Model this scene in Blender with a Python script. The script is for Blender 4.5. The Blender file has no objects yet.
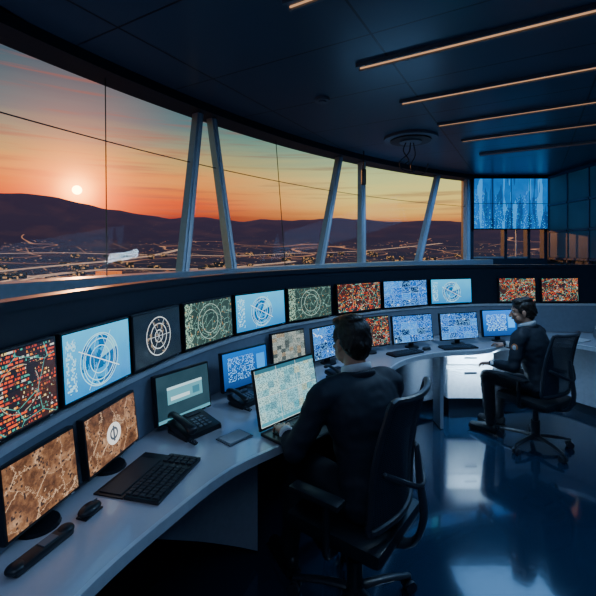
import bpy, bmesh, math, random
from mathutils import Vector, Matrix, noise
random.seed(4)
SC=bpy.context.scene; COL=SC.collection
V=Vector
# ---------------------------------------------------------------- materials
class NT:
    def __init__(s,name):
        s.mat=bpy.data.materials.new(name); s.mat.use_nodes=True
        s.nt=s.mat.node_tree; s.nt.nodes.clear()
        s.out=s.nt.nodes.new('ShaderNodeOutputMaterial')
    def put(s,inp,v):
        if isinstance(v,bpy.types.NodeSocket): s.nt.links.new(v,inp)
        else:
            if isinstance(v,(tuple,list)) and inp.type=='RGBA' and len(v)==3: v=(*v,1)
            inp.default_value=v
    def m(s,op,a,b=None,c=None):
        n=s.nt.nodes.new('ShaderNodeMath'); n.operation=op
        for i,v in enumerate((a,b,c)):
            if v is not None: s.put(n.inputs[i],v)
        return n.outputs[0]
    def add(s,a,b): return s.m('ADD',a,b)
    def sub(s,a,b): return s.m('SUBTRACT',a,b)
    def mul(s,a,b): return s.m('MULTIPLY',a,b)
    def lt(s,a,b): return s.m('LESS_THAN',a,b)
    def gt(s,a,b): return s.m('GREATER_THAN',a,b)
    def band(s,a,lo,hi): return s.mul(s.gt(a,lo),s.lt(a,hi))
    def rect(s,U,W,x0,x1,y0,y1): return s.mul(s.band(U,x0,x1),s.band(W,y0,y1))
    def mix(s,f,a,b):
        n=s.nt.nodes.new('ShaderNodeMix'); n.data_type='RGBA'; n.clamp_factor=True
        s.put(n.inputs[0],f); s.put(n.inputs[6],a); s.put(n.inputs[7],b); return n.outputs[2]
    def xyz(s,x,y,z=0.0):
        n=s.nt.nodes.new('ShaderNodeCombineXYZ')
        s.put(n.inputs[0],x); s.put(n.inputs[1],y); s.put(n.inputs[2],z); return n.outputs[0]
    def sep(s,v):
        n=s.nt.nodes.new('ShaderNodeSeparateXYZ'); s.put(n.inputs[0],v); return n.outputs
    def coord(s,k):
        n=s.nt.nodes.new('ShaderNodeTexCoord'); return n.outputs[k]
    def pos(s):
        n=s.nt.nodes.new('ShaderNodeNewGeometry'); return n.outputs['Position']
    def noise(s,vec,scale=5.0,detail=2.0,rough=.5):
        n=s.nt.nodes.new('ShaderNodeTexNoise'); s.put(n.inputs['Vector'],vec)
        n.inputs['Scale'].default_value=scale; n.inputs['Detail'].default_value=detail; n.inputs['Roughness'].default_value=rough
        return n.outputs[0]
    def voro(s,vec,scale=5.0,feature='F1'):
        n=s.nt.nodes.new('ShaderNodeTexVoronoi'); n.feature=feature
        s.put(n.inputs['Vector'],vec); n.inputs['Scale'].default_value=scale
        return n.outputs
    def white(s,vec):
        n=s.nt.nodes.new('ShaderNodeTexWhiteNoise'); n.noise_dimensions='3D'; s.put(n.inputs['Vector'],vec); return n.outputs
    def ramp(s,f,stops,interp='LINEAR'):
        n=s.nt.nodes.new('ShaderNodeValToRGB'); cr=n.color_ramp; cr.interpolation=interp
        while len(cr.elements)<len(stops): cr.elements.new(.5)
        for e,(p,c) in zip(cr.elements,stops): e.position=p; e.color=(*c,1)
        s.put(n.inputs[0],f); return n.outputs[0]
    def bsdf(s,base=(.5,.5,.5),rough=.5,metal=0.,emis=None,estr=0.,spec=.5,bump=None,bstr=.2,bdist=.01,alpha=None,coat=0.):
        p=s.nt.nodes.new('ShaderNodeBsdfPrincipled')
        s.put(p.inputs['Base Color'],base); s.put(p.inputs['Roughness'],rough); s.put(p.inputs['Metallic'],metal)
        s.put(p.inputs['Specular IOR Level'],spec); s.put(p.inputs['Coat Weight'],coat)
        if emis is not None: s.put(p.inputs['Emission Color'],emis); s.put(p.inputs['Emission Strength'],estr)
        if alpha is not None: s.put(p.inputs['Alpha'],alpha)
        if bump is not None:
            b=s.nt.nodes.new('ShaderNodeBump'); b.inputs['Strength'].default_value=bstr; b.inputs['Distance'].default_value=bdist
            s.put(b.inputs['Height'],bump); s.nt.links.new(b.outputs[0],p.inputs['Normal'])
        s.nt.links.new(p.outputs[0],s.out.inputs[0]); return s.mat

def plain(name,c,rough=.5,metal=0.,spec=.5,nscale=30,var=.15,bstr=.05,coat=0.):
    t=NT(name); f=t.noise(t.coord('Object'),nscale,3)
    c2=tuple(min(1,x*(1+var)) for x in c); c1=tuple(x*(1-var) for x in c)
    return t.bsdf(t.mix(f,c1,c2),rough,metal,spec=spec,bump=f,bstr=bstr,bdist=.003,coat=coat)
def emit(name,c,s):
    t=NT(name); f=t.noise(t.coord('Object'),3,1)
    return t.bsdf((.02,.02,.02),.4,emis=t.mix(f,c,tuple(x*.9 for x in c)),estr=s)

def screen_mat(kind,seed=0,strength=1.5,A=1.7):
    t=NT('screen_'+kind); uv=t.sep(t.coord('UV')); U,W=uv[0],uv[1]
    fl=lambda a,n:t.m('FLOOR',t.mul(a,float(n)))
    fr=lambda a,n:t.m('FRACT',t.mul(a,float(n)))
    def cells(nx,ny,sd=0): return t.white(t.xyz(fl(U,nx),fl(W,ny),float(seed*7+sd)))
    def dist(cx,cy):
        dx=t.mul(t.sub(U,cx),A); dy=t.sub(W,cy)
        return t.m('SQRT',t.add(t.mul(dx,dx),t.mul(dy,dy))),dx,dy
    def ring(d,r,w): return t.lt(t.m('ABSOLUTE',t.sub(d,r)),w)
    uvw=t.xyz(t.mul(U,A),W,float(seed)*3.1)
    if kind=='chart':
        c=cells(80,40); big=cells(18,20,3); reg=cells(5,4,9); nn=t.noise(uvw,5,3)
        pal=t.ramp(big[0],[(0,(.85,.08,.015)),(.25,(.80,.24,.03)),(.45,(.75,.55,.20)),(.58,(.05,.34,.26)),(.72,(.45,.05,.03)),(.88,(.60,.60,.52))],'CONSTANT')
        on=t.mul(t.mul(t.gt(c[0],t.add(.40,t.mul(reg[0],.35))),t.gt(fr(W,20),.45)),t.gt(nn,.43))
        bgc=t.mix(reg[0],(.006,.012,.022),(.045,.016,.014))
        col=t.mix(on,bgc,pal)
        d,_,_=dist(.6,.5); col=t.mix(t.mul(ring(d,.3,.005),t.gt(nn,.45)),col,(.35,.33,.24))
        e=t.voro(uvw,2.,'DISTANCE_TO_EDGE')[0]; col=t.mix(t.lt(e,.008),col,(.06,.32,.28))
        g=t.m('MAXIMUM',t.lt(fr(U,5),.02),t.lt(fr(W,4),.03)); col=t.mix(g,col,(.01,.01,.015))
    elif kind=='globe':
        d,dx,dy=dist(.5,.47); base=t.mix(t.add(t.mul(W,.8),t.mul(t.noise(uvw,2.5),.3)),(.0,.17,.52),(.05,.50,.85))
        land=t.noise(uvw,5,5); inner=t.mix(t.gt(land,.52),(.0,.10,.34),(.005,.30,.66))
        col=t.mix(t.lt(d,.42),base,inner)
        for r in (.42,.33,.22): col=t.mix(ring(d,r,.007),col,(.40,.85,1))
        for k in (.35,.9):
            e=t.m('SQRT',t.add(t.mul(t.mul(dx,1/k),t.mul(dx,1/k)),t.mul(dy,dy)))
            col=t.mix(t.mul(ring(e,.40,.007),t.lt(d,.42)),col,(.40,.85,1))
        col=t.mix(t.mul(t.lt(t.m('ABSOLUTE',t.add(dy,t.mul(dx,.5))),.007),t.lt(d,.5)),col,(.8,1,1))
        col=t.mix(t.mul(t.lt(t.m('ABSOLUTE',t.sub(dy,t.mul(dx,1.6))),.009),t.lt(d,.5)),col,(.5,.9,1))
        col=t.mix(t.mul(t.rect(U,W,.03,.16,.1,.9),t.gt(cells(60,36)[0],.6)),col,(.35,.75,.95))
        ang=t.m('ARCTAN2',dy,dx); col=t.mix(t.mul(t.mul(t.band(ang,.3,1.0),t.lt(d,.42)),.55),col,(.30,.85,1.))
    elif kind=='radar':
        d,dx,dy=dist(.5,.5); col=t.mix(t.noise(uvw,4),(.004,.009,.014),(.012,.024,.036))
        for r in (.38,.25,.12): col=t.mix(ring(d,r,.009),col,(.8,.85,.85))
        ang=t.m('ARCTAN2',dy,dx); sp=t.mul(t.m('ABSOLUTE',t.m('SINE',t.mul(ang,3.))),d)
        col=t.mix(t.mul(t.lt(sp,.014),t.lt(d,.38)),col,(.7,.75,.75))
        col=t.mix(t.mul(t.gt(t.noise(uvw,9,3),.62),t.lt(d,.38)),col,(.35,.25,.15))
    elif kind in('map','maplogo'):
        n=t.noise(uvw,4,8,.7)
        col=t.ramp(n,[(.30,(.03,.016,.010)),(.45,(.14,.06,.03)),(.55,(.28,.13,.06)),(.70,(.55,.32,.18))])
        e=t.voro(t.xyz(t.add(t.mul(U,A),t.mul(n,.5)),t.add(W,t.mul(n,.7)),float(seed)),2.2,'DISTANCE_TO_EDGE')[0]
        col=t.mix(t.lt(e,.012),col,(.70,.45,.27))
        c=cells(40,30,2); col=t.mix(t.mul(t.gt(c[0],.86),t.gt(n,.5)),col,(.05,.03,.025))
        if kind=='maplogo':
            d,dx,dy=dist(.5,.45); col=t.mix(t.lt(d,.21),col,(1,.97,.92))
            col=t.mix(t.mul(t.lt(t.m('ABSOLUTE',dx),.025),t.lt(t.m('ABSOLUTE',dy),.15)),col,(.08,.1,.13))
            col=t.mix(ring(d,.1,.022),col,(.08,.1,.13))
    elif kind=='grid':
        n=t.noise(uvw,4,3); bg=t.mix(n,(.006,.022,.024),(.05,.10,.085))
        e=t.voro(t.xyz(t.add(t.mul(U,A),t.mul(n,.4)),t.add(W,t.mul(n,.4)),float(seed)),4.5,'DISTANCE_TO_EDGE')[0]
        col=t.mix(t.lt(e,.018),bg,(.24,.46,.38)); col=t.mix(t.gt(t.noise(uvw,14,2),.67),col,(.50,.28,.10))
        d,_,_=dist(.5,.5)
        for r in (.42,.28): col=t.mix(ring(d,r,.006),col,(.45,.62,.52))
        c=cells(70,40); col=t.mix(t.mul(t.rect(U,W,.0,.14,.0,1.),t.gt(c[0],.6)),col,(.35,.55,.4))
    elif kind=='text':
        c=cells(70,30); on=t.mul(t.gt(c[0],.6),t.gt(fr(W,30),.5))
        big=cells(5,4,2); bg=t.ramp(big[0],[(0,(.0,.04,.25)),(.3,(.0,.09,.46)),(.6,(.002,.015,.08)),(.8,(.01,.20,.66))],'CONSTANT')
        col=t.mix(on,bg,(.16,.48,.95)); g=t.m('MAXIMUM',t.lt(fr(U,5),.02),t.lt(fr(W,4),.03)); col=t.mix(g,col,(.2,.5,1))
        col=t.mix(t.gt(t.noise(uvw,7,2),.69),col,(.65,.85,1))
    elif kind=='ui':
        c=cells(96,60); on=t.mul(t.gt(c[0],.6),t.gt(fr(W,60),.4)); reg=cells(3,2,1)
        big=cells(11,8,5); bg=t.ramp(big[0],[(0,(.32,.66,.70)),(.4,(.08,.38,.46)),(.5,(.52,.78,.70)),(.78,(.03,.20,.30)),(.9,(.62,.56,.22))],'CONSTANT')
        bg=t.mix(.45,bg,t.mix(reg[0],(.45,.82,.80),(.10,.45,.58)))
        col=t.mix(on,bg,(.03,.12,.17)); col=t.mix(t.rect(U,W,.0,1.,.93,1.),col,(.03,.14,.20)); col=t.mix(t.rect(U,W,.0,1.,.0,.07),col,(.06,.33,.42))
        g=t.m('MAXIMUM',t.lt(fr(U,3),.012),t.lt(fr(W,2),.015)); col=t.mix(g,col,(.8,.95,.9))
    elif kind=='chartgrey':
        c=cells(80,50); on=t.mul(t.gt(c[0],.5),t.gt(fr(W,50),.4)); big=cells(8,8,4)
        bg=t.ramp(big[0],[(0,(.45,.52,.47)),(.4,(.10,.13,.13)),(.6,(.45,.36,.24)),(.8,(.25,.33,.32))],'CONSTANT')
        col=t.mix(on,bg,(.03,.05,.05))
    elif kind=='win':
        col=t.mix(t.noise(uvw,2),(.010,.035,.055),(.03,.075,.10))
        col=t.mix(t.rect(U,W,.18,.86,.35,.72),col,(.12,.38,.46)); col=t.mix(t.rect(U,W,.18,.86,.66,.72),col,(.5,.78,.85))
        col=t.mix(t.rect(U,W,.24,.6,.42,.5),col,(.6,.85,.9)); col=t.mix(t.rect(U,W,.66,.8,.42,.58),col,(.05,.2,.28))
        col=t.mix(t.rect(U,W,0.,1.,0.,.07),col,(.1,.35,.45))
    elif kind=='winblue':
        col=t.mix(W,(.002,.03,.14),(.004,.11,.45)); c=cells(60,28)
        col=t.mix(t.mul(t.rect(U,W,.1,.7,.2,.85),t.mul(t.gt(c[0],.6),t.gt(fr(W,28),.5))),col,(.2,.55,1))
        col=t.mix(t.rect(U,W,.75,.95,.3,.8),col,(.01,.25,.70))
    elif kind=='city':
        h=t.white(t.xyz(fl(U,18),0.,float(seed)))[0]; top=t.add(t.mul(h,.6),.2)
        sky=t.mix(t.noise(uvw,3,4),(.001,.03,.18),(.005,.20,.66))
        bld=t.mix(h,(.001,.03,.15),(.005,.13,.50)); bld=t.mix(t.mul(t.gt(cells(100,50)[0],.85),t.gt(fr(W,50),.4)),bld,(.05,.42,.85))
        col=t.mix(t.lt(W,top),sky,bld); st=t.noise(t.xyz(t.mul(U,14.),t.mul(W,.9),1.),1.,2)
        col=t.mix(t.mul(t.gt(st,.58),.65),col,(.002,.03,.12)); col=t.mix(t.mul(t.lt(st,.40),.55),col,(.03,.42,1.))
        g=t.m('MAXIMUM',t.lt(fr(U,4),.02),t.lt(fr(W,2),.02)); col=t.mix(g,col,(.005,.01,.02))
    return t.bsdf((.01,.01,.012),.22,emis=col,estr=strength)

# ---------------------------------------------------------------- mesh helpers
def catmull(pts,n):
    P=[V(p) for p in pts]; out=[]; k=12
    for i in range(len(P)-1):
        p0=P[i-1] if i>0 else P[i]*2-P[i+1]; p1=P[i]; p2=P[i+1]; p3=P[i+2] if i+2<len(P) else P[i+1]*2-P[i]
        for j in range(k):
            t=j/k; out.append(.5*((2*p1)+(p2-p0)*t+(2*p0-5*p1+4*p2-p3)*t*t+(3*p1-p0-3*p2+p3)*t**3))
    out.append(P[-1]); L=[0]
    for a,b in zip(out,out[1:]): L.append(L[-1]+(b-a).length)
    res=[]; j=0
    for i in range(n):
        s=L[-1]*i/(n-1)
        while j<len(L)-2 and L[j+1]<s: j+=1
        f=(s-L[j])/max(1e-9,L[j+1]-L[j]); res.append(out[j].lerp(out[j+1],min(1,f)))
    return res
class B:
    def __init__(s): s.bm=bmesh.new(); s.uv=s.bm.loops.layers.uv.new('UVMap')
    def _mark(s,before,mat):
        for f in s.bm.faces:
            if f not in before: f.material_index=mat
    def box(s,c,size,M=None,mat=0,bev=0.):
        before=set(s.bm.faces)
        X=Matrix.Translation(V(c))
        if M is not None: X=X@M.to_4x4()
        X=X@Matrix.Diagonal((*size,1))
        r=bmesh.ops.create_cube(s.bm,size=1,matrix=X)
        if bev>0:
            es=list({e for v in r['verts'] for e in v.link_edges})
            bmesh.ops.bevel(s.bm,geom=es,offset=bev,segments=2,affect='EDGES',profile=.6)
        s._mark(before,mat)
    def cyl(s,c,r,h,mat=0,M=None,r2=None,seg=24):
        before=set(s.bm.faces); X=Matrix.Translation(V(c))
        if M is not None: X=X@M.to_4x4()
        bmesh.ops.create_cone(s.bm,cap_ends=True,segments=seg,radius1=r,radius2=r if r2 is None else r2,depth=h,matrix=X); s._mark(before,mat)
    def ell(s,c,r,mat=0,M=None,u=20,v=14):
        before=set(s.bm.faces); X=Matrix.Translation(V(c))
        if M is not None: X=X@M.to_4x4()
        X=X@Matrix.Diagonal((*r,1)); bmesh.ops.create_uvsphere(s.bm,u_segments=u,v_segments=v,radius=1,matrix=X); s._mark(before,mat)
    def beam(s,p,q,w,d,ref,mat=0):
        p=V(p);q=V(q); t=(q-p).normalized(); r=V(ref); a=(r-t*r.dot(t)).normalized(); b=t.cross(a)
        M=Matrix((b,a,t)).transposed(); s.box((p+q)/2,(w,d,(q-p).length),M,mat)
    def tube(s,pts,rads,side=(0,1,0),seg=14,mat=0,smooth=4,cap=1.):
        before=set(s.bm.faces)
        R=[(r,r) if isinstance(r,(int,float)) else r for r in rads]
        if smooth>1 and len(pts)>2:
            P=[V(p) for p in pts]; o=[];ro=[]
            for i in range(len(P)-1):
                p0=P[i-1] if i>0 else P[i]*2-P[i+1]; p1=P[i];p2=P[i+1]; p3=P[i+2] if i+2<len(P) else P[i+1]*2-P[i]
                for j in range(smooth):
                    t=j/smooth; o.append(.5*((2*p1)+(p2-p0)*t+(2*p0-5*p1+4*p2-p3)*t*t+(3*p1-p0-3*p2+p3)*t**3))
                    u=t*t*(3-2*t); ro.append((R[i][0]*(1-u)+R[i+1][0]*u,R[i][1]*(1-u)+R[i+1][1]*u))
            o.append(P[-1]); ro.append(R[-1]); pts=o; R=ro
        P=[V(p) for p in pts]; n=len(P); items=[]
        T=[(P[min(i+1,n-1)]-P[max(i-1,0)]).normalized() for i in range(n)]
        if cap:
            for a in (75,50,25):
                a=math.radians(a); c=math.cos(a); m=min(R[0])*cap; items.append((P[0]-T[0]*m*math.sin(a),T[0],R[0][0]*c,R[0][1]*c))
        for i in range(n): items.append((P[i],T[i],*R[i]))
        if cap:
            for a in (25,50,75):
                a=math.radians(a); c=math.cos(a); m=min(R[-1])*cap; items.append((P[-1]+T[-1]*m*math.sin(a),T[-1],R[-1][0]*c,R[-1][1]*c))
        S=V(side); rings=[]
        for p,t,ra,rb in items:
            sd=S-t*S.dot(t)
            if sd.length<1e-3: sd=t.orthogonal()
            sd.normalize(); w=t.cross(sd)
            rings.append([s.bm.verts.new(p+sd*ra*math.cos(2*math.pi*k/seg)+w*rb*math.sin(2*math.pi*k/seg)) for k in range(seg)])
        for a,b in zip(rings,rings[1:]):
            for k in range(seg): s.bm.faces.new((a[k],a[(k+1)%seg],b[(k+1)%seg],b[k]))
        s.bm.faces.new(rings[0][::-1]); s.bm.faces.new(rings[-1]); s._mark(before,mat)
    def slab(s,pa,pb,z0,z1,mat=0,mtop=None):
        n=len(pa); f0=z0 if callable(z0) else (lambda i:z0); f1=z1 if callable(z1) else (lambda i:z1)
        nv=s.bm.verts.new
        A0=[nv((pa[i][0],pa[i][1],f0(i))) for i in range(n)];A1=[nv((pa[i][0],pa[i][1],f1(i))) for i in range(n)]
        B0=[nv((pb[i][0],pb[i][1],f0(i))) for i in range(n)];B1=[nv((pb[i][0],pb[i][1],f1(i))) for i in range(n)]
        nf=s.bm.faces.new
        for i in range(n-1):
            j=i+1
            for k,q in enumerate(((A1[i],A1[j],B1[j],B1[i]),(A0[i],B0[i],B0[j],A0[j]),(A0[i],A0[j],A1[j],A1[i]),(B0[i],B1[i],B1[j],B0[j]))):
                f=nf(q); f.material_index=(mtop if (k==0 and mtop is not None) else mat)
        nf((A0[0],A1[0],B1[0],B0[0])).material_index=mat; nf((A0[-1],B0[-1],B1[-1],A1[-1])).material_index=mat
    def quad(s,a,b,c,d,mat=0,uv=True):
        vs=[s.bm.verts.new(p) for p in (a,b,c,d)]; f=s.bm.faces.new(vs); f.material_index=mat
        for l,t in zip(f.loops,((0,0),(1,0),(1,1),(0,1))): l[s.uv].uv=t
        return f
    def poly(s,pts,z0,z1,mat=0):
        a=[s.bm.verts.new((p[0],p[1],z0)) for p in pts]; b=[s.bm.verts.new((p[0],p[1],z1)) for p in pts]; n=len(pts)
        s.bm.faces.new(a[::-1]).material_index=mat; s.bm.faces.new(b).material_index=mat
        for i in range(n): s.bm.faces.new((a[i],a[(i+1)%n],b[(i+1)%n],b[i])).material_index=mat
    def done(s,name,mats,parent=None,smooth=False,fixn=True,remesh=0.,sm=0,disp=None,loc=None,rz=0.,ang=40):
        if fixn: bmesh.ops.recalc_face_normals(s.bm,faces=s.bm.faces)
        me=bpy.data.meshes.new(name); s.bm.to_mesh(me); s.bm.free()
        for m in (mats if isinstance(mats,(list,tuple)) else [mats]): me.materials.append(m)
        o=bpy.data.objects.new(name,me); COL.objects.link(o)
        if remesh:
            r=o.modifiers.new('r','REMESH'); r.mode='VOXEL'; r.voxel_size=remesh; r.use_smooth_shade=True
            if sm:
                q=o.modifiers.new('s','SMOOTH'); q.factor=.5; q.iterations=sm
            bpy.context.view_layer.update(); dg=bpy.context.evaluated_depsgraph_get()
            m2=bpy.data.meshes.new_from_object(o.evaluated_get(dg)); o.modifiers.clear(); o.data=m2; me=m2
            if not me.materials:
                for m in (mats if isinstance(mats,(list,tuple)) else [mats]): me.materials.append(m)
            if disp:
                nr=[v.normal.copy() for v in me.vertices]
                for v,nn in zip(me.vertices,nr): v.co+=nn*disp(v.co)
            smooth=True
        if smooth:
            for p in me.polygons: p.use_smooth=True
            if not remesh:
                try: me.set_sharp_from_angle(angle=math.radians(ang))
                except Exception: pass
        if parent: o.parent=parent
        if loc is not None: o.location=loc
        o.rotation_euler[2]=rz
        return o
def empty(name,loc=(0,0,0),rz=0.,sc=1.):
    o=bpy.data.objects.new(name,None); COL.objects.link(o); o.location=loc; o.rotation_euler[2]=rz; o.scale=(sc,)*3; o.empty_display_size=.1; return o

# ---------------------------------------------------------------- palette
t=NT('floor_polished'); n=t.noise(t.pos(),1.3,4); n2=t.noise(t.pos(),14,3)
M_floor=t.bsdf(t.mix(n,(.007,.022,.055),(.014,.040,.085)),t.add(.06,t.mul(n,.11)),bump=n2,bstr=.035,bdist=.01,spec=1.,coat=.5)
t=NT('ceiling_panels'); p=t.sep(t.pos()); ca,sa=.86,-.5
aa=t.add(t.mul(p[0],ca),t.mul(p[1],sa)); bb=t.add(t.mul(p[0],-sa),t.mul(p[1],ca))
ga=t.lt(t.m('FRACT',t.mul(t.add(aa,20.),1/1.2)),.012); gb=t.lt(t.m('FRACT',t.mul(t.add(bb,20.28),1/.775)),.016)
g=t.m('MAXIMUM',ga,gb)
M_ceil=t.bsdf(t.mix(g,t.mix(t.noise(t.pos(),2,2),(.040,.066,.105),(.058,.090,.135)),(.004,.006,.010)),.30,bump=t.sub(1.,g),bstr=.5,bdist=.01)
M_wall=plain('wall_navy',(.022,.045,.080),.5,nscale=8)
M_dark=plain('console_navy',(.010,.019,.034),.35)
M_riser=plain('console_riser',(.22,.27,.35),.4)
M_desk=plain('desk_laminate',(.54,.56,.62),.20,nscale=60,var=.04,coat=.5)
M_desk_side=plain('desk_panel',(.30,.36,.44),.45)
M_white=plain('white_panel',(.8,.85,.9),.4)
M_frame=plain('mullion_metal',(.38,.48,.58),.4,metal=.2)
M_trim=plain('sill_trim',(.6,.68,.76),.35,metal=.2)
M_black=plain('black_plastic',(.014,.017,.022),.38)
M_key=plain('key_plastic',(.030,.034,.042),.5)
M_bezel=plain('bezel',(.012,.015,.02),.3)
M_grey=plain('grey_plastic',(.12,.15,.18),.4)
M_cframe=plain('chair_frame_plastic',(.030,.036,.048),.35)
M_paper=plain('paper',(.5,.53,.56),.6)
M_chrome=plain('chair_metal',(.08,.09,.11),.3,metal=.8)
t=NT('suit_wool'); n=t.noise(t.coord('Object'),220,2); n3=t.noise(t.coord('Object'),9,3)
M_suit=t.bsdf(t.mix(n3,(.008,.012,.021),(.015,.021,.036)),.7,bump=n,bstr=.15,bdist=.002)
M_trouser=plain('trousers',(.010,.013,.020),.8,nscale=90)
M_shirt=plain('shirt',(.75,.78,.82),.7)
t=NT('skin'); n=t.noise(t.coord('Object'),60,3)
M_skin=t.bsdf(t.mix(n,(.46,.24,.16),(.56,.31,.21)),.5,bump=n,bstr=.1,bdist=.002)
t=NT('hair'); s_=t.sep(t.coord('Object')); n=t.noise(t.xyz(t.mul(s_[0],60.),t.mul(s_[1],260.),t.mul(s_[2],60.)),1.,3)
M_hair=t.bsdf(t.mix(n,(.006,.004,.004),(.03,.022,.018)),.45,bump=n,bstr=.8,bdist=.004)
M_eye=plain('eye',(.5,.5,.5),.2); M_lip=plain('lip',(.35,.13,.1),.5)
t=NT('mesh_fabric'); s_=t.sep(t.coord('Object'))
h1=t.gt(t.m('FRACT',t.mul(s_[1],110.)),.45); h2=t.gt(t.m('FRACT',t.mul(s_[2],110.)),.45)
M_mesh=t.bsdf((.022,.034,.055),.6,alpha=t.m('SUBTRACT',1.,t.mul(t.mul(h1,h2),.35)))
M_strip=emit('strip_light',(1.,.52,.26),.8)
t=NT('window_glass'); tr=t.nt.nodes.new('ShaderNodeBsdfTransparent'); tr.inputs[0].default_value=(.94,.98,.98,1)
gl=t.nt.nodes.new('ShaderNodeBsdfGlossy'); gl.inputs['Roughness'].default_value=.03
fw=t.nt.nodes.new('ShaderNodeMixShader'); fw.inputs[0].default_value=.012
t.nt.links.new(tr.outputs[0],fw.inputs[1]); t.nt.links.new(gl.outputs[0],fw.inputs[2]); t.nt.links.new(fw.outputs[0],t.out.inputs[0]); M_glass=t.mat

# ---------------------------------------------------------------- world
w=bpy.data.worlds.new('sunset_sky'); SC.world=w; w.use_nodes=True; nt=w.node_tree; nt.nodes.clear()
class WT(NT):
    def __init__(s,nt): s.nt=nt
t=WT(nt); out=nt.nodes.new('ShaderNodeOutputWorld'); bg=nt.nodes.new('ShaderNodeBackground'); nt.links.new(bg.outputs[0],out.inputs[0])
d=t.coord('Generated'); s_=t.sep(d); Z=s_[2]
SUN=V((-.5525,1,.150)).normalized()
vd=nt.nodes.new('ShaderNodeVectorMath'); vd.operation='DOT_PRODUCT'; nt.links.new(d,vd.inputs[0]); vd.inputs[1].default_value=SUN
dot=vd.outputs['Value']
cl=t.noise(t.xyz(t.mul(s_[0],2.),t.mul(s_[1],2.),t.mul(Z,30.)),1.8,6)
Zc=t.add(Z,t.mul(t.sub(cl,.5),.05))
warm=t.ramp(Zc,[(0,(.10,.02,.03)),(.07,(.35,.03,.025)),(.11,(.95,.10,.02)),(.14,(1.,.22,.03)),(.17,(1.,.36,.07)),(.20,(.62,.40,.12)),(.24,(.22,.30,.20)),(.29,(.05,.18,.20)),(.40,(.012,.085,.13)),(.6,(.006,.05,.09)),(1,(.005,.03,.07))])
pale=t.ramp(Zc,[(0,(.12,.05,.05)),(.07,(.80,.26,.06)),(.095,(1.,.50,.10)),(.13,(1.,.78,.20)),(.175,(.70,.72,.26)),(.225,(.26,.46,.30)),(.29,(.06,.24,.26)),(.40,(.012,.11,.16)),(.6,(.006,.055,.10)),(1,(.005,.03,.07))])
mr=nt.nodes.new('ShaderNodeMapRange'); nt.links.new(dot,mr.inputs[0]); mr.inputs[1].default_value=.80; mr.inputs[2].default_value=.97
col=t.mix(mr.outputs[0],pale,warm)
dm=t.m('MAXIMUM',dot,0.)
def addc(a,b,f):
    n=nt.nodes.new('ShaderNodeMix'); n.data_type='RGBA'; n.blend_type='ADD'; n.clamp_factor=False
    t.put(n.inputs[0],f); t.put(n.inputs[6],a); t.put(n.inputs[7],b); return n.outputs[2]
# thin darker cloud streaks low in the sky
st=t.noise(t.xyz(t.mul(s_[0],3.),t.mul(s_[1],3.),t.mul(Z,70.)),1.5,4)
sf=t.mul(t.mul(t.m('MAXIMUM',t.sub(st,.52),0.),3.),t.mul(t.gt(Z,.05),t.lt(Z,.40)))
col=t.mix(sf,col,(.30,.10,.08))
col=addc(col,(1.,.36,.05,1),t.mul(t.m('POWER',dm,2200.),6.)); col=addc(col,(1.,.20,.02,1),t.mul(t.m('POWER',dm,350.),2.2)); col=addc(col,(1.,.12,.01,1),t.mul(t.m('POWER',dm,60.),.7))
col=addc(col,(1.,.72,.22,1),t.mul(t.gt(dot,math.cos(math.radians(.55))),16.))
nt.links.new(col,bg.inputs[0]); bg.inputs[1].default_value=1.15

# ---------------------------------------------------------------- room shell
C=V((7.36,-2.17)); ZC=2.95; ZS=1.52
def cp(phi,r): a=math.radians(phi); return (C.x+r*math.cos(a),C.y+r*math.sin(a))
def arc(a,b,r,n): return [cp(a+(b-a)*i/(n-1),r) for i in range(n)]
XR=4.2; YB=6.74; YR=-2.5
b=B(); b.poly([(XR+.1,YR-.1),(-2.75,YR-.1)]+arc(182,117,9.62,60)+[(2.8,YB+.1),(XR+.1,YB+.1)],-.12,0); b.done('floor',M_floor)
b=B(); b.poly([(XR+.1,YR-.1),(-2.95,YR-.1)]+arc(182.5,116.6,10.12,60)+[(XR+.1,YB+.1)],ZC,ZC+.15); b.done('ceiling',M_ceil)
b=B(); b.slab(arc(182,117,9.60,80),arc(182,117,9.72,80),-.1,1.47,0); b.done('wall_left',M_wall)
b=B(); b.box(((XR-2.7)/2,YR-.06,ZC/2),(XR+2.9,.12,ZC),mat=0); b.done('wall_rear',M_wall)
b=B(); b.box((XR+.06,(YB+YR)/2,ZC/2),(.12,YB-YR+.2,ZC)); b.done('wall_right',M_wall)
b=B(); x0,x1=2.80,XR
b.box(((x0+x1)/2,YB+.06,.78),(x1-x0,.12,1.56)); b.box(((x0+x1)/2,YB+.06,2.505),(x1-x0,.12,.89))
for x in (2.88,3.5,3.89,4.17): b.box((x,YB+.06,1.81),(.05 if x>2.9 else .16,.12,.5))
b.done('wall_back',M_wall)
b=B(); b.quad((2.95,YB+.05,1.56),(3.87,YB+.05,1.56),(3.87,YB+.05,2.06),(2.95,YB+.05,2.06))
for x in (3.7,): b.box((x,YB+.05,1.81),(.012,.03,.5),mat=1)
b.box((3.4,YB+.03,1.575),(.95,.05,.03),mat=1)
b.done('window_2',[M_glass,M_frame])
def wp(phi,tt): 
    x,y=cp(phi,9.6+.4*tt); return (x,y,ZS+(ZC-ZS)*tt)
b=B(); N=44
for i in range(N):
    a0=180-(180-116.8)*i/N; a1=180-(180-116.8)*(i+1)/N
    b.quad(wp(a0,0),wp(a1,0),wp(a1,1),wp(a0,1),0)
rad=lambda ph:(math.cos(math.radians(ph)),math.sin(math.radians(ph)),0)
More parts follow.
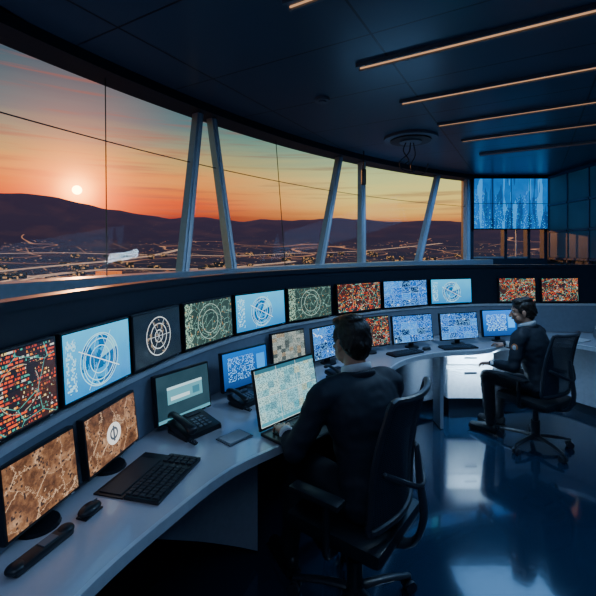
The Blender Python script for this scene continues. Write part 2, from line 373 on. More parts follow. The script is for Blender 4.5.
for pb,pt,w_ in ((148.5,145.4,.065),(145.4,144.6,.06),(138,133.0,.07),(133.4,130.5,.085),(126.4,120.7,.08),(119.7,116.8,.08),(162,159,.075),(159,158,.06),(174,172,.075)):
    b.beam(wp(pb,0),wp(pt,1),w_,.07,rad(pt),1)
    b.beam(V(wp(pb,0))-V(rad(pb))*.038,V(wp(pt,1))-V(rad(pt))*.038,w_*.35,.012,rad(pt),3)
for pb,pt in ((152,150.4),(141.2,139.5),(168,166)):
    b.beam(wp(pb,0),wp(pt,1),.003,.008,rad(pt),2)
tz=(2.41-ZS)/(ZC-ZS); q=9.6+.4*tz
b.slab(arc(180,117,q-.006,80),arc(180,117,q+.006,80),2.4075,2.4125,2)
b.slab(arc(182,116.8,9.50,80),arc(182,116.8,9.66,80),1.47,1.55,1,mtop=3)
b.slab(arc(182,116.8,9.86,80),arc(182,116.8,10.1,80),2.88,2.955,2)
b.done('window_1',[M_glass,M_frame,M_black,M_trim],fixn=False)

# ---------------------------------------------------------------- console
Mp=[(-1.05,-.6),(-1.04,.3),(-1.0,.9),(-.96,1.39),(-.9,1.75),(-.79,2.17),(-.60,2.64),(-.31,3.12),(.09,3.56),(.59,3.98),(1.14,4.33),(1.72,4.56),(2.4,4.66),(3.0,4.67),(4.15,4.62)]
def offs(pts,d):
    o=[]
    for i in range(len(pts)):
        tt=(V(pts[min(i+1,len(pts)-1)])-V(pts[max(i-1,0)])).normalized(); o.append(V((pts[i][0]-tt.y*d,pts[i][1]+tt.x*d)))
    return o
NM=120
MC=catmull([V(p) for p in Mp],NM)
outer=arc(180,117,9.48,NM-14)+[(2.82+(4.15-2.82)*k/13,6.6) for k in range(14)]
b=B()
b.slab(MC,offs(MC,.05),1.07,1.50,0)
b.slab(offs(MC,-.015),offs(MC,.06),1.495,1.53,0)
b.slab(offs(MC,-.05),offs(MC,.04),.755,1.075,1,mtop=2)
b.slab(offs(MC,-.06),offs(MC,-.03),1.06,1.082,2)
b.slab(offs(MC,.03),outer,1.42,1.465,0)
b.done('display_bank_cabinet',[M_dark,M_riser,M_trim],smooth=True)
Fp=[(-.68,-.6),(-.68,.3),(-.66,.8),(-.595,1.12),(-.459,1.434),(-.294,1.73),(-.07,1.96),(.2,2.22),(.45,2.65),(.69,3.12),(.93,3.46),(1.3,3.70),(1.7,3.78),(2.05,3.95),(2.4,4.08),(2.65,4.08),(2.85,3.95),(3.0,3.6),(3.08,2.6)]
Dp=Mp[:-2]+[(3.0,4.67),(3.8,4.66),(4.14,4.3),(4.15,3.6),(4.15,2.6)]
FC=catmull([V(p) for p in Fp],NM); DC=catmull([V(p) for p in Dp],NM)
b=B()
b.slab(FC,DC,.715,.75,0)
b.slab(offs(FC,-.006),offs(FC,.012),.712,.753,1)
def panel(pts,zb,zt=.712,n=30,th=.03,mat=2):
    P=catmull([V(p) for p in pts],n); b.slab(P,offs(P,th),(lambda i:zb[0]+(zb[1]-zb[0])*i/(n-1)),zt,mat); return P
panel([(-.58,1.66),(-.47,1.88),(-.33,2.07),(-.22,2.18)],(.5,.06)); 
panel([(.42,3.2),(.62,3.6),(.95,3.98),(1.45,4.25)],(.12,.12)); panel([(.45,3.26),(.65,3.66),(.97,4.02),(1.45,4.3)],(0,0),.13,mat=3)
panel([(1.98,4.2),(2.3,4.4),(2.75,4.4),(2.98,4.12),(3.12,3.7),(3.2,2.65)],(.1,.1)); panel([(2.0,4.25),(2.3,4.44),(2.78,4.42),(3.0,4.14),(3.15,3.7),(3.22,2.66)],(0,0),.11,mat=3)
panel([(-.93,-.55),(-.93,.4),(-.9,1.2),(-.82,1.7),(-.7,2.1),(-.5,2.5),(-.2,2.95),(.2,3.4)],(.0,.0),mat=3)
for x,y in ((.66,3.15),(1.33,3.76)): b.box((x+.03,y+.12,.36),(.03,.2,.70),mat=2)
b.done('control_desk',[M_desk,M_trim,M_desk_side,M_dark],smooth=True)
b=B(); b.box((1.73,4.18,.46),(.48,.30,.50),mat=0,bev=.008); b.box((1.73,4.18,.11),(.40,.24,.22),mat=1)
b.box((1.73,4.02,.62),(.46,.012,.14),mat=0,bev=.004); b.box((1.73,4.02,.36),(.46,.012,.30),mat=0,bev=.004)
b.box((1.73,4.008,.62),(.12,.012,.012),mat=1); b.box((1.73,4.008,.47),(.12,.012,.012),mat=1)
b.done('drawer_pedestal',[M_white,M_dark])

# ---------------------------------------------------------------- monitors
def monitor(name,p1,p2,z0,h,kind,seed,strength=1.4,lean=.08,stand=None,depth=.03,bz=.010):
    p1=V(p1);p2=V(p2); wd=(p2-p1).length; c=(p1+p2)/2; rz=math.atan2(p2.y-p1.y,p2.x-p1.x)
    b=B(); R=Matrix.Rotation(-lean,3,'X')
    def L(x,y,z): return R@V((x,y,z))+V((0,0,z0))
    b.box(L(0,0,h/2),(wd,depth,h),R,0,bev=.005)
    if stand is not None: b.box(L(0,depth*.9,h/2),(wd*.5,depth,h*.5),R,0,bev=.006)
    y=-depth/2-.0015
    b.quad(L(-wd/2+bz,y,bz*1.2),L(wd/2-bz,y,bz*1.2),L(wd/2-bz,y,h-bz),L(-wd/2+bz,y,h-bz),1)
    b.box(L(wd/2-.04,y,bz*.5),(.012,.003,.003),R,2)
    if stand is not None:
        b.beam((0,.035,stand+.01),(0,.045,z0+h*.5),.05,.02,(0,1,0),0)
        b.cyl((0,.02,stand+.0065),min(.07,wd*.25),.012,0,r2=min(.065,wd*.23)); 
    return b.done(name,[M_bezel,screen_mat(kind,seed,strength,wd/h),M_trim],fixn=True,loc=(c.x,c.y,0),rz=rz)
up=[((-1.0,1.08),(-.94,1.50),'chart'),((-.94,1.53),(-.85,1.94),'globe'),((-.845,1.96),(-.73,2.36),'radar'),((-.715,2.40),(-.50,2.83),'grid'),
((-.48,2.87),(-.14,3.32),'globe'),((-.11,3.36),(.28,3.71),'grid'),((.34,3.77),(.82,4.12),'chart2'),((.86,4.15),(1.40,4.43),'text'),((1.45,4.45),(1.97,4.60),'globe'),
((2.31,4.65),(2.75,4.665),'chart'),((2.81,4.665),(3.25,4.67),'chart2'),((-1.04,.6),(-1.01,1.04),'text')]
for i,(a,c,k) in enumerate(up):
    a=V(a);c=V(c); tt=(c-a).normalized(); nn=V((tt.y,-tt.x))*.035
    kk='chart' if k=='chart2' else k
    monitor('status_display',a+nn,c+nn,1.095,.285,kk,i,{'globe':1.55,'chart':1.6,'grid':1.3,'radar':1.2,'text':1.6}[kk],lean=.06)
lo=[((-.905,1.22),(-.845,1.53),.79,.24,'map',1.25),((-.835,1.57),(-.775,1.92),.79,.24,'maplogo',1.25),((-.725,2.035),(-.515,2.335),.79,.26,'win',1.3),((-.48,2.53),(-.215,2.83),.79,.25,'winblue',1.8),
((-.20,3.08),(.06,3.32),.79,.26,'chartgrey',1.1),((.12,3.20),(.42,3.50),.80,.27,'text',1.5),((.47,3.57),(.87,3.80),.80,.28,'chart',1.7),((.90,3.80),(1.34,3.98),.80,.27,'text',1.6),((1.41,3.96),(1.84,4.09),.80,.27,'text',1.6),((1.90,4.12),(2.30,4.2),.80,.28,'winblue',2.8)]
for i,(a,c,z,h,k,s) in enumerate(lo): monitor('desktop_monitor',a,c,z,h,k,20+i,s,lean=.12,stand=.75)
p1=V((-.182,2.02));p2=V((.148,2.374)); c=(p1+p2)/2; rz=math.atan2(p2.y-p1.y,p2.x-p1.x); wd=.48
b=B(); b.box((0,-.11,.762),(wd,.25,.016),mat=0,bev=.005)
for r in range(5):
    for k in range(14): b.box((-.19+k*.0293,-.045-r*.027,.773),(.024,.021,.006),mat=2,bev=.002)
b.box((0,-.205,.771),(.11,.045,.002),mat=2)
R=Matrix.Rotation(-.22,3,'X'); L=lambda x,y,z:R@V((x,y,z))+V((0,.02,.772))
b.box(L(0,0,.155),(wd,.014,.31),R,0,bev=.004); b.quad(L(-.230,-.009,.014),L(.230,-.009,.014),L(.230,-.009,.300),L(-.230,-.009,.300),1)
b.done('laptop',[M_bezel,screen_mat('ui',3,1.35,1.6),M_key],loc=(c.x,c.y,0),rz=rz)

# ---------------------------------------------------------------- desk clutter
def keyboard(name,x,y,rz,w=.34,d=.135,pad=False):
    b=B(); b.box((0,0,.7595),(w,d,.016),mat=0,bev=.004)
    nr=5; nc=int(w/.0215)
    for r in range(nr):
        for k in range(nc):
            if abs(k-int(nc*.76))<1: continue
            b.box((-w/2+.012+k*(w-.02)/nc+.004,-d/2+.018+r*(d-.03)/(nr-1)*.98,.770),((w-.02)/nc*.82,(d-.03)/nr*.86,.008),mat=1,bev=.0015)
    if pad:
        b.box((0,d/2+.07,.754),(w,.13,.005),mat=0,bev=.001); b.box((-.02,d/2+.07,.758),(w*.8,.10,.006),mat=1,bev=.002)
    b.done(name,[M_black,M_key],loc=(x,y,0),rz=rz)
keyboard('keyboard',-.55,1.66,math.radians(76),.33,.15,True)
keyboard('keyboard',.98,3.66,math.radians(30),.36,.12); keyboard('keyboard',1.55,3.87,math.radians(12),.36,.12)
def mouse(x,y,rz):
    b=B(); b.ell((0,0,.768),(.046,.030,.018)); b.box((.025,0,.785),(.020,.005,.005),mat=1,bev=.001); b.box((0,0,.7545),(.08,.046,.006),bev=.002)
    b.done('computer_mouse',[M_black,M_grey],smooth=True,loc=(x,y,0),rz=rz)
mouse(-.75,1.44,1.3); mouse(1.22,3.80,.5)
b=B(); b.box((0,0,.765),(.20,.05,.026),mat=0,bev=.010); b.ell((.085,0,.770),(.028,.026,.016)); b.ell((-.085,0,.770),(.028,.026,.014)); b.box((.02,0,.779),(.05,.032,.004),mat=1)
b.done('cordless_handset',[M_black,M_grey],smooth=True,loc=(-.80,1.25,0),rz=math.radians(72))
def deskphone(x,y,rz,s=1.):
    b=B(); R=Matrix.Rotation(.18,3,'X')
    b.box((0,0,.782),(.20*s,.17*s,.03),R,0,bev=.008); b.box((0,-.01*s,.761),(.20*s,.15*s,.018),mat=0,bev=.003)
    b.tube([(-.07*s,-.09*s,.805),(-.075*s,-.04*s,.825),(-.075*s,.04*s,.84),(-.07*s,.09*s,.828)],[(.026*s,.018*s),(.018*s,.012*s),(.018*s,.012*s),(.026*s,.018*s)],side=(1,0,0),seg=12)
    for r in range(4):
        for k in range(3): b.box((.0+k*.026*s,-.055*s+r*.022*s,.7925+(-.055*s+r*.022*s)*.18+.006),(.018*s,.014*s,.006),R,1)
    b.box((.03*s,.055*s,.811),(.08*s,.03*s,.004),R,2)
    pts=[(-.09*s+.010*math.cos(k*1.1),-.10*s-k*.002,.766+.008*math.sin(k*1.1)) for k in range(24)]
    b.tube(pts,[.003]*24,seg=6,smooth=3)
    b.done('desk_phone',[M_black,M_grey,M_key],smooth=True,loc=(x,y,0),rz=rz)
deskphone(-.55,2.11,math.radians(50),1.1); deskphone(-.33,2.48,math.radians(50),.85); deskphone(.30,2.98,math.radians(40),.8)
b=B(); b.box((0,0,.754),(.15,.11,.006),mat=0,bev=.002); b.box((0,0,.7585),(.13,.09,.002),mat=1); b.done('notepad',[M_grey,M_paper],loc=(-.32,2.02,0),rz=.85)
b=B() 
for k in range(3): b.box((k*.01,-k*.008,.7525+k*.003),(.21,.15,.003),Matrix.Rotation(.12*k,3,'Z'),0)
b.done('paper_stack',[M_paper],loc=(2.92,4.2,0),rz=.3)
b=B(); b.box((0,0,.802),(.30,.22,.10),mat=0,bev=.008); b.box((0,-.02,.865),(.28,.18,.03),mat=1,bev=.005); b.box((0,-.115,.79),(.2,.01,.04),mat=2)
b.done('printer',[M_grey,M_paper,M_black],loc=(3.3,4.2,0),rz=-.5)

# ---------------------------------------------------------------- video wall, right glass
b=B(); b.box((3.555,YB-.035,2.47),(1.27,.06,.86),mat=0)
b.quad((2.935,YB-.068,2.05),(4.175,YB-.068,2.05),(4.175,YB-.068,2.89),(2.935,YB-.068,2.89),1)
for k in (1,2,3): b.box((2.935+k*.31,YB-.07,2.47),(.008,.006,.84),mat=0)
b.done('video_wall',[M_bezel,screen_mat('city',2,1.4,1.5)])
b=B(); x=XR-.03
for k in range(8):
    y0=6.62-k*.46; y1=y0-.44
    for z0_,z1_ in ((1.58,1.98),(2.02,2.42),(2.46,2.88)):
        b.quad((x-.012,y0,z0_),(x-.012,y1,z0_),(x-.012,y1,z1_),(x-.012,y0,z1_),1)
    b.box((x,y0+.01,2.2),(.05,.025,1.4),mat=0)
for z in (1.56,2.0,2.44,2.9): b.box((x,4.8,z),(.05,3.7,.03),mat=0)
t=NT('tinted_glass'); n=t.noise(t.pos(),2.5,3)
M_tint=t.bsdf(t.mix(n,(.006,.014,.026),(.015,.035,.06)),.35,spec=.25,emis=t.mix(n,(.0,.005,.012),(.01,.05,.10)),estr=.45)  # faint blue emission painted in for screens reflected in the panes
b.done('glass_cabinet',[M_wall,M_tint],fixn=False)

# ---------------------------------------------------------------- ceiling fixtures
dl=V((.862,-.507)); 
M_dim=emit('strip_dim',(1,.6,.35),.2)
for k,(x,y) in enumerate(((-.53,1.41),(-.06,2.03),(.406,2.72),(.867,3.38),(1.39,3.98),(1.86,4.55),(2.36,5.2))):
    Ls=min(6.0,(4.1-x)/dl.x); c=V((x,y))+dl*Ls/2; rz=math.atan2(dl.y,dl.x)
    b=B(); wd=.045
    b.box((0,wd/2+.010,ZC-.012),(Ls,.014,.024),mat=0); b.box((0,-wd/2-.010,ZC-.012),(Ls,.014,.024),mat=0); b.box((0,0,ZC-.003),(Ls,wd+.02,.006),mat=0)
    b.box((0,wd/2-.003,ZC-.010),(Ls-.02,.007,.008),mat=1)
    b.box((0,-wd/2+.003,ZC-.010),(Ls-.02,.005,.008),mat=1)
    b.done('ceiling_strip_light',[M_grey,M_strip if k<6 else M_dim],loc=(c.x,c.y,0),rz=rz)
b=B(); b.cyl((0,0,ZC-.015),.29,.03,0,seg=40); b.cyl((0,0,ZC-.035),.22,.02,1,seg=40); b.cyl((0,0,ZC-.05),.12,.02,0,seg=32)
for pts in ([(.0,.0,0),(-.02,0,-.12),(-.12,0,-.22),(-.10,0,-.30),(.02,0,-.33),(.08,0,-.27)],[(.03,0,0),(.05,0,-.15),(.0,0,-.26),(.05,0,-.36),(.16,0,-.34),(.2,.02,-.24)],[(-.05,0,0),(-.08,0,-.1),(-.02,0,-.2),(-.07,0,-.25)]):
    b.tube([(p[0],p[1],ZC-.05+p[2]) for p in pts],[.006]*len(pts),seg=6,mat=1)
b.done('ceiling_vent',[M_grey,M_black],smooth=True,loc=(1.25,4.44,0))
b=B(); b.cyl((0,0,ZC-.012),.06,.024,0); b.cyl((0,0,ZC-.03),.035,.014,0); b.done('smoke_detector',[M_grey],smooth=True,loc=(.2,3.3,0))
b=B(); b.cyl((0,0,ZC-.12),.008,.24,0); b.box((0,0,ZC-.33),(.06,.06,.20),mat=0,bev=.015); b.done('hanging_speaker',[M_black],loc=(.83,5.05,0))

# ---------------------------------------------------------------- chair
def chair(loc,rz,sc=1.):
    e=empty('office_chair',loc,rz,sc)
    b=B(); b.box((0,0,.455),(.48,.47,.07),mat=0,bev=.03); b.box((0,0,.41),(.36,.34,.03),mat=1,bev=.008); b.done('seat',[M_black,M_chrome],e,smooth=True)
    b=B(); nx,nz=10,14
    def bp(i,j):
        u=i/nx*2-1; v=j/nz; z=.55+.54*v; hw=.215-.025*v*v
        return V((-.235-.10*v+.03*math.sin(v*math.pi*.9)+.050*(u*u),u*hw,z))
    g=[[b.bm.verts.new(bp(i,j)) for j in range(nz+1)] for i in range(nx+1)]
    for i in range(nx):
        for j in range(nz): b.bm.faces.new((g[i][j],g[i+1][j],g[i+1][j+1],g[i][j+1]))
    b.done('backrest_mesh',[M_mesh],e,smooth=True)
    b=B(); per=[bp(i,0) for i in range(0,nx+1,2)]+[bp(nx,j) for j in range(2,nz+1,2)]+[bp(i,nz) for i in range(nx-2,-1,-2)]+[bp(0,j) for j in range(nz-2,-1,-2)]
    b.tube(per,[.015]*len(per),side=(1,0,0),seg=8,smooth=3)
    b.tube([(-.05,0,.40),(-.26,0,.42),(-.33,0,.55),(-.315,0,.72),(-.30,0,.86)],[(.035,.015),(.035,.015),(.035,.014),(.03,.012),(.02,.01)],seg=10)
    b.tube([bp(1,6)-V((.015,0,0)),V((-.325,0,.70)),bp(nx-1,6)-V((.015,0,0))],[.012]*3,side=(1,0,0),seg=8)
    b.done('backrest_frame',[M_cframe],e,smooth=True)
    b=B()
    for s in (1,-1):
        b.tube([(-.02,.15*s,.41),(-.02,.27*s,.42),(-.03,.295*s,.50),(-.03,.295*s,.655)],[.016]*4,side=(1,0,0),seg=10)
        b.box((.02,.295*s,.672),(.25,.07,.028),mat=0,bev=.012)
    b.done('armrests',[M_black],e,smooth=True)
    b=B(); b.cyl((0,0,.30),.025,.22,1); b.cyl((0,0,.18),.038,.12,0); b.cyl((0,0,.095),.055,.05,0,r2=.04)
    for k in range(5):
        a=2*math.pi*k/5+.35; dx,dy=math.cos(a),math.sin(a)
        b.tube([(dx*.03,dy*.03,.10),(dx*.17,dy*.17,.095),(dx*.30,dy*.30,.075)],[(.026,.016),(.022,.014),(.016,.012)],side=(-dy,dx,0),seg=10,mat=0)
        for q in (-.018,.018):
            b.cyl((dx*.30-dy*q,dy*.30+dx*q,.029),.029,.02,0,Matrix.Rotation(a,3,'Z')@Matrix.Rotation(math.pi/2,3,'X'),seg=18)
        b.cyl((dx*.30,dy*.30,.055),.010,.05,0,seg=10)
    b.done('base',[M_cframe,M_chrome],e,smooth=True)
    return e

# ---------------------------------------------------------------- person
def person(loc,rz,sc,pose,patch=False):
    e=empty('seated_operator',loc,rz,sc)
    def wr(c):
        return .007*noise.noise(V((c.x*9,c.y*7,c.z*22)))+.003*noise.noise(c*30)
    J=pose
    b=B()
    b.tube([(-.02,0,.585),(-.01,0,.68),(.015,0,.80),(.045,0,.93),(.075,0,1.02),(.10,0,1.07),(.115,0,1.092)],
           [(.175,.115),(.165,.115),(.175,.125),(.205,.135),(.20,.12),(.125,.088),(.070,.066)],seg=24,cap=.6)
    for s,k in ((1,'L'),(-1,'R')):
        sh=V((.082,.20*s,1.02)); el=V(J['el'+k]); wrp=V(J['wr'+k])
        b.tube([V((.075,.10*s,1.045)),sh,sh.lerp(el,.5),el],[.068,.072,.060,.052],side=(1,0,0),seg=16)
        b.tube([el,el.lerp(wrp,.5),wrp],[.053,.048,.037],side=(0,0,1),seg=16)
        b.ell(el,(.052,.052,.052))
    b.tube([(-.03,0,.56),(-.02,0,.66)],[(.185,.13),(.17,.12)],seg=24,smooth=1)
    b.tube([(.0,.02,.95),(.16,.03,.93)],[.05,.02],smooth=1)
    b.done('jacket',[M_suit],e,remesh=.011,sm=4,disp=wr)
    b=B()
    for s,k in ((1,'L'),(-1,'R')):
        kn=V(J['kn'+k]); an=V(J['an'+k]); hp=V((.0,.09*s,.575))
        b.tube([hp,hp.lerp(kn,.5),kn],[(.10,.085),(.088,.078),(.068,.064)],seg=16)
        b.ell(kn,(.066,.062,.064))
        b.tube([kn,kn.lerp(an,.4),an],[.064,.060,.048],side=(0,1,0),seg=16)
    b.tube([(-.03,0,.58),(.05,0,.58)],[(.17,.08),(.16,.075)],smooth=1,seg=20)
    b.done('trousers',[M_trouser],e,remesh=.012,sm=3,disp=wr)
    b=B()
    for k in 'LR':
        an=V(J['an'+k]); 
        b.tube([an+V((-.03,0,-.045)),an+V((.05,0,-.05)),an+V((.13,0,-.062)),an+V((.19,0,-.066))],[(.036,.045),(.042,.042),(.046,.032),(.036,.024)],seg=14)
        b.box(an+V((.08,0,-.093)),(.27,.08,.012),bev=.004)
    b.done('shoes',[M_black],e,smooth=True)
    hc=V(J['head']); Rh=Matrix.Rotation(J['yaw'],3,'Z')@Matrix.Rotation(J['pitch'],3,'Y')
    H=lambda x,y,z: hc+Rh@V((x,y,z))
    b=B()
    b.ell(H(-.008,0,.030),(.098,.077,.088),M=Rh); b.ell(H(.012,0,-.02),(.078,.066,.088),M=Rh); b.ell(H(.045,0,-.082),(.040,.038,.032),M=Rh)
    b.ell(H(.062,0,-.045),(.034,.036,.035),M=Rh); b.ell(H(.030,.04,-.055),(.045,.025,.04),M=Rh); b.ell(H(.030,-.04,-.055),(.045,.025,.04),M=Rh)
    b.tube([H(.086,0,.012),H(.100,0,-.012),H(.112,0,-.034)],[.009,.012,.015],seg=10); b.ell(H(.098,.011,-.036),(.011,.008,.008)); b.ell(H(.098,-.011,-.036),(.011,.008,.008))
    for s in (1,-1):
        b.ell(H(.080,.030*s,.024),(.014,.024,.007),M=Rh); b.ell(H(-.002,.080*s,-.008),(.018,.008,.030),M=Rh@Matrix.Rotation(.2*s,3,'Z')); b.ell(H(.004,.079*s,-.034),(.010,.007,.012),M=Rh)
        b.ell(H(.070,.036*s,-.022),(.02,.02,.016),M=Rh)
    nb=V((.10,0,1.06)); b.tube([nb,nb.lerp(H(-.02,0,-.06),.5),H(-.015,0,-.05)],[.060,.054,.056],seg=18)
    b.done('head',[M_skin],e,remesh=.0045,sm=2)
    b=B()
    for s in (1,-1):
        b.ell(H(.082,.030*s,.004),(.011,.013,.010)); b.ell(H(.0915,.030*s,.004),(.003,.005,.005),mat=2)
    b.ell(H(.095,0,-.056),(.009,.024,.005),mat=1,M=Rh); b.ell(H(.094,0,-.064),(.009,.020,.005),mat=1,M=Rh)
    b.done('eyes_and_mouth',[M_eye,M_lip,M_black],e,smooth=True)
    b=B()
    b.ell(H(-.018,0,.048),(.102,.087,.084),M=Rh); b.ell(H(-.045,0,.005),(.075,.083,.085),M=Rh); b.ell(H(-.055,0,-.040),(.05,.062,.050),M=Rh)
    b.ell(H(.020,.01,.100),(.065,.065,.032),M=Rh); b.ell(H(-.03,.01,.112),(.068,.060,.028),M=Rh)
    for s in (1,-1): b.ell(H(.018,.073*s,.03),(.028,.013,.038),M=Rh)
    for q in range(26):
        a=random.uniform(-2.4,2.4)+math.pi; zz=random.uniform(-.01,.12); r_=.09*math.sqrt(max(.05,1-(zz/.14)**2))
        p0=H(-.02+r_*.95*math.cos(a),r_*.85*math.sin(a),zz); p1_=H(-.03+r_*1.08*math.cos(a+.2),r_*.95*math.sin(a+.2),zz-.035)
        b.tube([p0,p0.lerp(p1_,.5)+V((0,0,.004)),p1_],[.012,.012,.004],seg=8,smooth=2)
    b.done('hair',[M_hair],e,remesh=.005,sm=2,disp=lambda c:.003*noise.noise(V((c.x*40,c.y*90,c.z*40))))
    b=B(); ring=[]
    for k in range(17):
        a=2*math.pi*k/16; ring.append(V((.100+.070*math.cos(a),.066*math.sin(a),1.118-.026*math.cos(a))))
    b.tube(ring,[(.020,.007)]*17,side=(0,0,1),seg=8,smooth=2); b.done('shirt_collar',[M_shirt],e,smooth=True)
    b=B(); ring=[]
    for k in range(17):
        a=2*math.pi*k/16; ring.append(V((.096+.082*math.cos(a),.082*math.sin(a),1.076-.035*math.cos(a))))
    b.tube(ring,[(.020,.013)]*17,side=(0,0,1),seg=8,smooth=2); b.done('jacket_collar',[M_suit],e,smooth=True)
    for s,k in ((1,'L'),(-1,'R')):
        wrp=V(J['wr'+k]); d=V(J['hd'+k]).normalized(); upv=V((0,0,1)); sd=upv.cross(d).normalized(); up2=d.cross(sd)
        X=lambda a,l,u: wrp+d*a+sd*l+up2*u
        b=B()
        b.tube([X(-.03,0,0),X(.015,0,0),X(.05,0,.002),X(.088,0,0)],[(.026,.02),(.030,.018),(.041,.016),(.039,.013)],side=sd,seg=14)
        for l,Ln,o in ((-.031,.070,.0),(-.0105,.080,.004),(.0105,.075,.002),(.031,.058,-.006)):
            l2=l*s
            a0=.082+o
            b.tube([X(a0-.02,l2,.0),X(a0,l2,.003),X(a0+Ln*.42,l2*1.12,.004),X(a0+Ln*.72,l2*1.16,-.012),X(a0+Ln*.93,l2*1.16,-.030)],[.0095,.0095,.0088,.008,.0068],side=sd,seg=10,smooth=3)
        ti=-1*s
        b.tube([X(.018,.022*ti,-.004),X(.045,.045*ti,-.010),X(.068,.056*ti,-.016),X(.088,.054*ti,-.022)],[.014,.0125,.0105,.008],side=sd,seg=10,smooth=3)
        b.done('hand_'+('left' if s>0 else 'right'),[M_skin],e,remesh=.0035,sm=1)
        b=B(); b.tube([X(-.035,0,0),X(-.002,0,0)],[.035,.036],side=sd,seg=16,smooth=1,cap=.1); b.done('cuff_'+('left' if s>0 else 'right'),[M_shirt],e,smooth=True)
    if patch:
        el=V(J['elL']); sh=V((.082,.20,1.02)); p_=sh.lerp(el,.3)
        b=B(); b.ell(p_+V((.0,.060,.0)),(.028,.010,.036),mat=0); b.ell(p_+V((.0,.068,.0)),(.016,.005,.022),mat=1); b.done('shoulder_patch',[plain('patch_orange',(.6,.2,.06),.6),M_shirt],e,smooth=True)
    return e
pose1=dict(elL=(.11,.34,.79),wrL=(.22,.325,.822),hdL=(.95,-.25,-.10),elR=(.17,-.25,.80),wrR=(.37,-.12,.815),hdR=(.95,.2,-.12),
 knL=(.41,.17,.575),anL=(.38,.22,.12),knR=(.43,-.10,.575),anR=(.47,-.10,.12),head=(.145,0,1.240),yaw=.10,pitch=.14)
pose2=dict(elL=(.10,.285,.76),wrL=(.31,.24,.74),hdL=(.95,-.2,-.2),elR=(.17,-.27,.82),wrR=(.38,-.20,.845),hdR=(.95,.0,-.1),
 knL=(.42,.13,.575),anL=(.38,.14,.12),knR=(.42,-.12,.575),anR=(.42,-.12,.12),head=(.14,0,1.235),yaw=.55,pitch=.12)
chair((.27,1.90,0),math.radians(143)); person((.335,1.885,0),math.radians(119),1.,pose1)
chair((2.06,3.47,0),math.radians(118),.93); person((2.09,3.48,0),math.radians(128),.93,pose2,True)

# ---------------------------------------------------------------- landscape outside
def hz(r,th):
    x=r*math.sin(th); y=r*math.cos(th)
    e=-.115 if r<350 else -.115+.165*min(1,((r-350)/2400))**.62
    z=r*e if r>350 else -40.25
    fade=min(1,max(0,(r-2000)/900)); fade=fade*fade*(3-2*fade)
    hl=noise.noise(V((th*3.0,1.3,0)))*.010+noise.noise(V((th*9.0,4.3,r*.0008)))*.008+noise.noise(V((th*25.0,2.3,r*.002)))*.004+.046*math.exp(-((th+.64)/.28)**2)
    z+=r*fade*(hl+.020)
    z+=4*noise.noise(V((x*.004,y*.004,0)))*min(1,r/600)
    return V((x,y,z))
b=B(); rs=[40,120,220,350]+[350+2650*(k/56)**1.4 for k in range(1,57)]+[3300,3800]; nt_=220; ths=[math.radians(-85+170*k/nt_) for k in range(nt_+1)]
g=[]
for r in rs:
    g.append([b.bm.verts.new(hz(r,th) if r<=3000 else hz(3000,th)*(r/3000)-V((0,0,(r-3000)*.25))) for th in ths])
for i in range(len(rs)-1):
    for j in range(nt_): b.bm.faces.new((g[i][j],g[i][j+1],g[i+1][j+1],g[i+1][j]))
t=NT('city_terrain'); P=t.pos(); s_=t.sep(P)
flat=t.xyz(s_[0],s_[1],0.)
ln=t.nt.nodes.new('ShaderNodeVectorMath'); ln.operation='LENGTH'; t.nt.links.new(P,ln.inputs[0]); dist=ln.outputs['Value']
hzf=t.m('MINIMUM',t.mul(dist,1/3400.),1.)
big=t.noise(flat,.0045,6); base=t.ramp(big,[(.3,(.004,.010,.020)),(.5,(.010,.018,.032)),(.65,(.022,.024,.036))])
def dotlayer(scale,rr,thr0,dsc,dth,far):
    vo=t.voro(flat,scale); rc=t.sep(vo['Color'])
    thr=t.add(thr0,t.mul(hzf,.30))
    return t.mul(t.mul(t.mul(t.lt(vo['Distance'],rr),t.gt(rc[0],thr)),t.gt(t.noise(flat,dsc,3),dth)),t.lt(dist,far)),rc[1]
l1,c1=dotlayer(.055,.17,.45,.0045,.46,2150.); l2,c2=dotlayer(.14,.18,.55,.006,.50,1100.)
lights=t.m('MAXIMUM',l1,l2)
gx=t.m('ABSOLUTE',t.sub(t.m('FRACT',t.mul(t.add(t.mul(s_[0],.8),t.mul(s_[1],.6)),.006)),.5)); gy=t.m('ABSOLUTE',t.sub(t.m('FRACT',t.mul(t.sub(t.mul(s_[1],.8),t.mul(s_[0],.6)),.004)),.5))
street=t.mul(t.m('MAXIMUM',t.lt(gx,.012),t.lt(gy,.010)),t.mul(t.gt(t.noise(flat,.0035,2),.5),t.lt(dist,2000.)))
rn=t.noise(flat,.0018,1.5); road=t.mul(t.lt(t.m('ABSOLUTE',t.sub(rn,.5)),.0035),t.lt(dist,2200.))
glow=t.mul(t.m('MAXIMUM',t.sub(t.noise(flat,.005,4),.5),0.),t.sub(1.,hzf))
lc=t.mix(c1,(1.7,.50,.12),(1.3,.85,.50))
haze=t.mix(hzf,(.004,.014,.028),(.048,.024,.052))  # distance haze, like the city glow, is painted into the terrain's emission colour
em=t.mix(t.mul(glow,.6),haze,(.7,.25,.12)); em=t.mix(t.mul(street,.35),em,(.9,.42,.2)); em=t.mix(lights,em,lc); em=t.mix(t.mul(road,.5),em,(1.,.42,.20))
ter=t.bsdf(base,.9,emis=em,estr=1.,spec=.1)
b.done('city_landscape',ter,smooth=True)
t=NT('highway_lit'); uv=t.sep(t.coord('UV')); n=t.noise(t.pos(),.03,3)
lane=t.m('MAXIMUM',t.lt(t.m('ABSOLUTE',t.sub(uv[0],.25)),.09),t.lt(t.m('ABSOLUTE',t.sub(uv[0],.72)),.09))
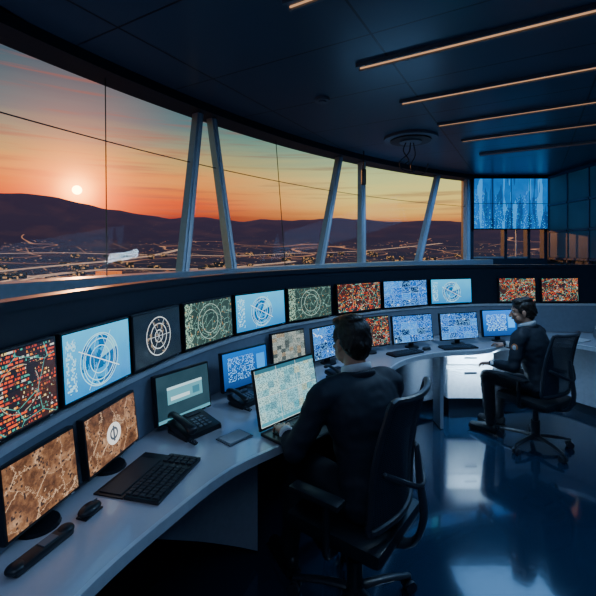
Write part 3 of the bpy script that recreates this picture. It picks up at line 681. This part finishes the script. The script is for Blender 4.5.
M_road=t.bsdf((.05,.045,.05),.6,emis=t.mix(lane,t.mix(n,(.06,.045,.06),(.22,.12,.10)),t.mix(n,(1.0,.42,.18),(1.2,.85,.6))),estr=1.)
def ribbon(name,pts,wd):
    P=catmull([V((r*math.sin(math.radians(a)),r*math.cos(math.radians(a)))) for a,r in pts],90); b=B(); prev=None
    O=offs(P,wd)
    def h(p):
        r=p.length; th=math.atan2(p.x,p.y); return hz(r,th).z+2.5+r*.004
    for a,c in zip(P,O):
        A_=(a.x,a.y,h(a)); C_=(c.x,c.y,h(c))
        if prev: b.quad(prev[0],prev[1],C_,A_)
        prev=(A_,C_)
    b.done(name,M_road)
ribbon('highway',[(-54,470),(-44,500),(-36,590),(-31,760),(-24,860),(-16,840),(-8,900),(0,1150)],34)
ribbon('highway',[(-52,640),(-44,700),(-37,900),(-30,1050),(-22,1250),(-15,1700)],32)
ribbon('highway',[(-50,430),(-42,470),(-34,530),(-28,560),(-22,640),(-16,620)],20)
ribbon('highway',[(-44,1400),(-30,1500),(-12,1350),(5,1500),(20,1900)],24)
ribbon('highway',[(-47,900),(-38,820),(-30,640),(-25,560)],22)
b=B()
for k in range(90):
    th=math.radians(random.uniform(-46,22)); r=random.uniform(650,1500); p=hz(r,th); h=random.uniform(6,14); w_=random.uniform(14,30)
    b.box(p+V((0,0,h/2)),(w_,w_*.6,h),Matrix.Rotation(random.random()*3,3,'Z'))
p=hz(700,math.radians(-25.3)); b.box(p+V((0,0,8)),(34,16,11),mat=1)
t=NT('buildings'); s_=t.sep(t.pos()); c=t.white(t.xyz(t.m('FLOOR',t.mul(s_[0],.3)),t.m('FLOOR',t.mul(s_[1],.3)),t.m('FLOOR',t.mul(s_[2],.4))))
b.done('city_buildings',[t.bsdf((.02,.022,.03),.7,emis=t.mix(t.gt(c[0],.82),(.008,.012,.022),(1.,.5,.2)),estr=.7),emit('lit_facade',(1.,.22,.05),.9)])

# ---------------------------------------------------------------- lights
def area(name,loc,rot,size,energy,color,sy=None):
    l=bpy.data.lights.new(name,'AREA'); l.energy=energy; l.color=color; l.size=size
    if sy: l.shape='RECTANGLE'; l.size_y=sy
    o=bpy.data.objects.new(name,l); COL.objects.link(o); o.location=loc; o.rotation_euler=rot; return o
area('ceiling_light_blue',(1.6,2.2,2.88),(0,0,0),1.6,24,(.22,.52,1.))
area('ceiling_light_blue',(2.8,5.2,2.88),(0,0,0),1.2,17,(.18,.48,1.))
area('ceiling_light_blue',(0,-.6,2.88),(0,0,0),1.6,19,(.42,.62,1.))
area('ceiling_fill_uplight',(1.2,5.2,1.60),(math.pi,0,0),1.2,6,(.22,.52,1.),.3)  # upward fill lamps added to brighten the ceiling; no cove is built
area('ceiling_fill_uplight',(-1.3,1.6,1.60),(math.pi,.25,0),.4,2.5,(.22,.52,1.),1.6)
area('ceiling_fill_uplight',(3.4,1.5,1.9),(math.pi,0,0),1.2,7,(.22,.52,1.))
area('under_desk_light',(1.73,3.84,.70),(math.radians(35),0,0),.4,9,(.50,.75,1.),.06)
area('downlight',(1.6,3.1,2.86),(0,0,0),.25,18,(.5,.75,1.))
s=bpy.data.lights.new('evening_sun','SUN'); s.energy=.7; s.color=(1,.42,.16); s.angle=.02
o=bpy.data.objects.new('evening_sun',s); COL.objects.link(o); o.rotation_euler=(-SUN).to_track_quat('-Z','Y').to_euler()

# ---------------------------------------------------------------- camera
cam=bpy.data.cameras.new('camera'); co=bpy.data.objects.new('camera',cam); COL.objects.link(co)
co.location=(0,0,1.7); co.rotation_euler=(math.pi/2,0,0); cam.sensor_width=36; cam.lens=400/596*36; cam.shift_y=-48/596; cam.clip_end=10000; cam.clip_start=.05
SC.camera=co
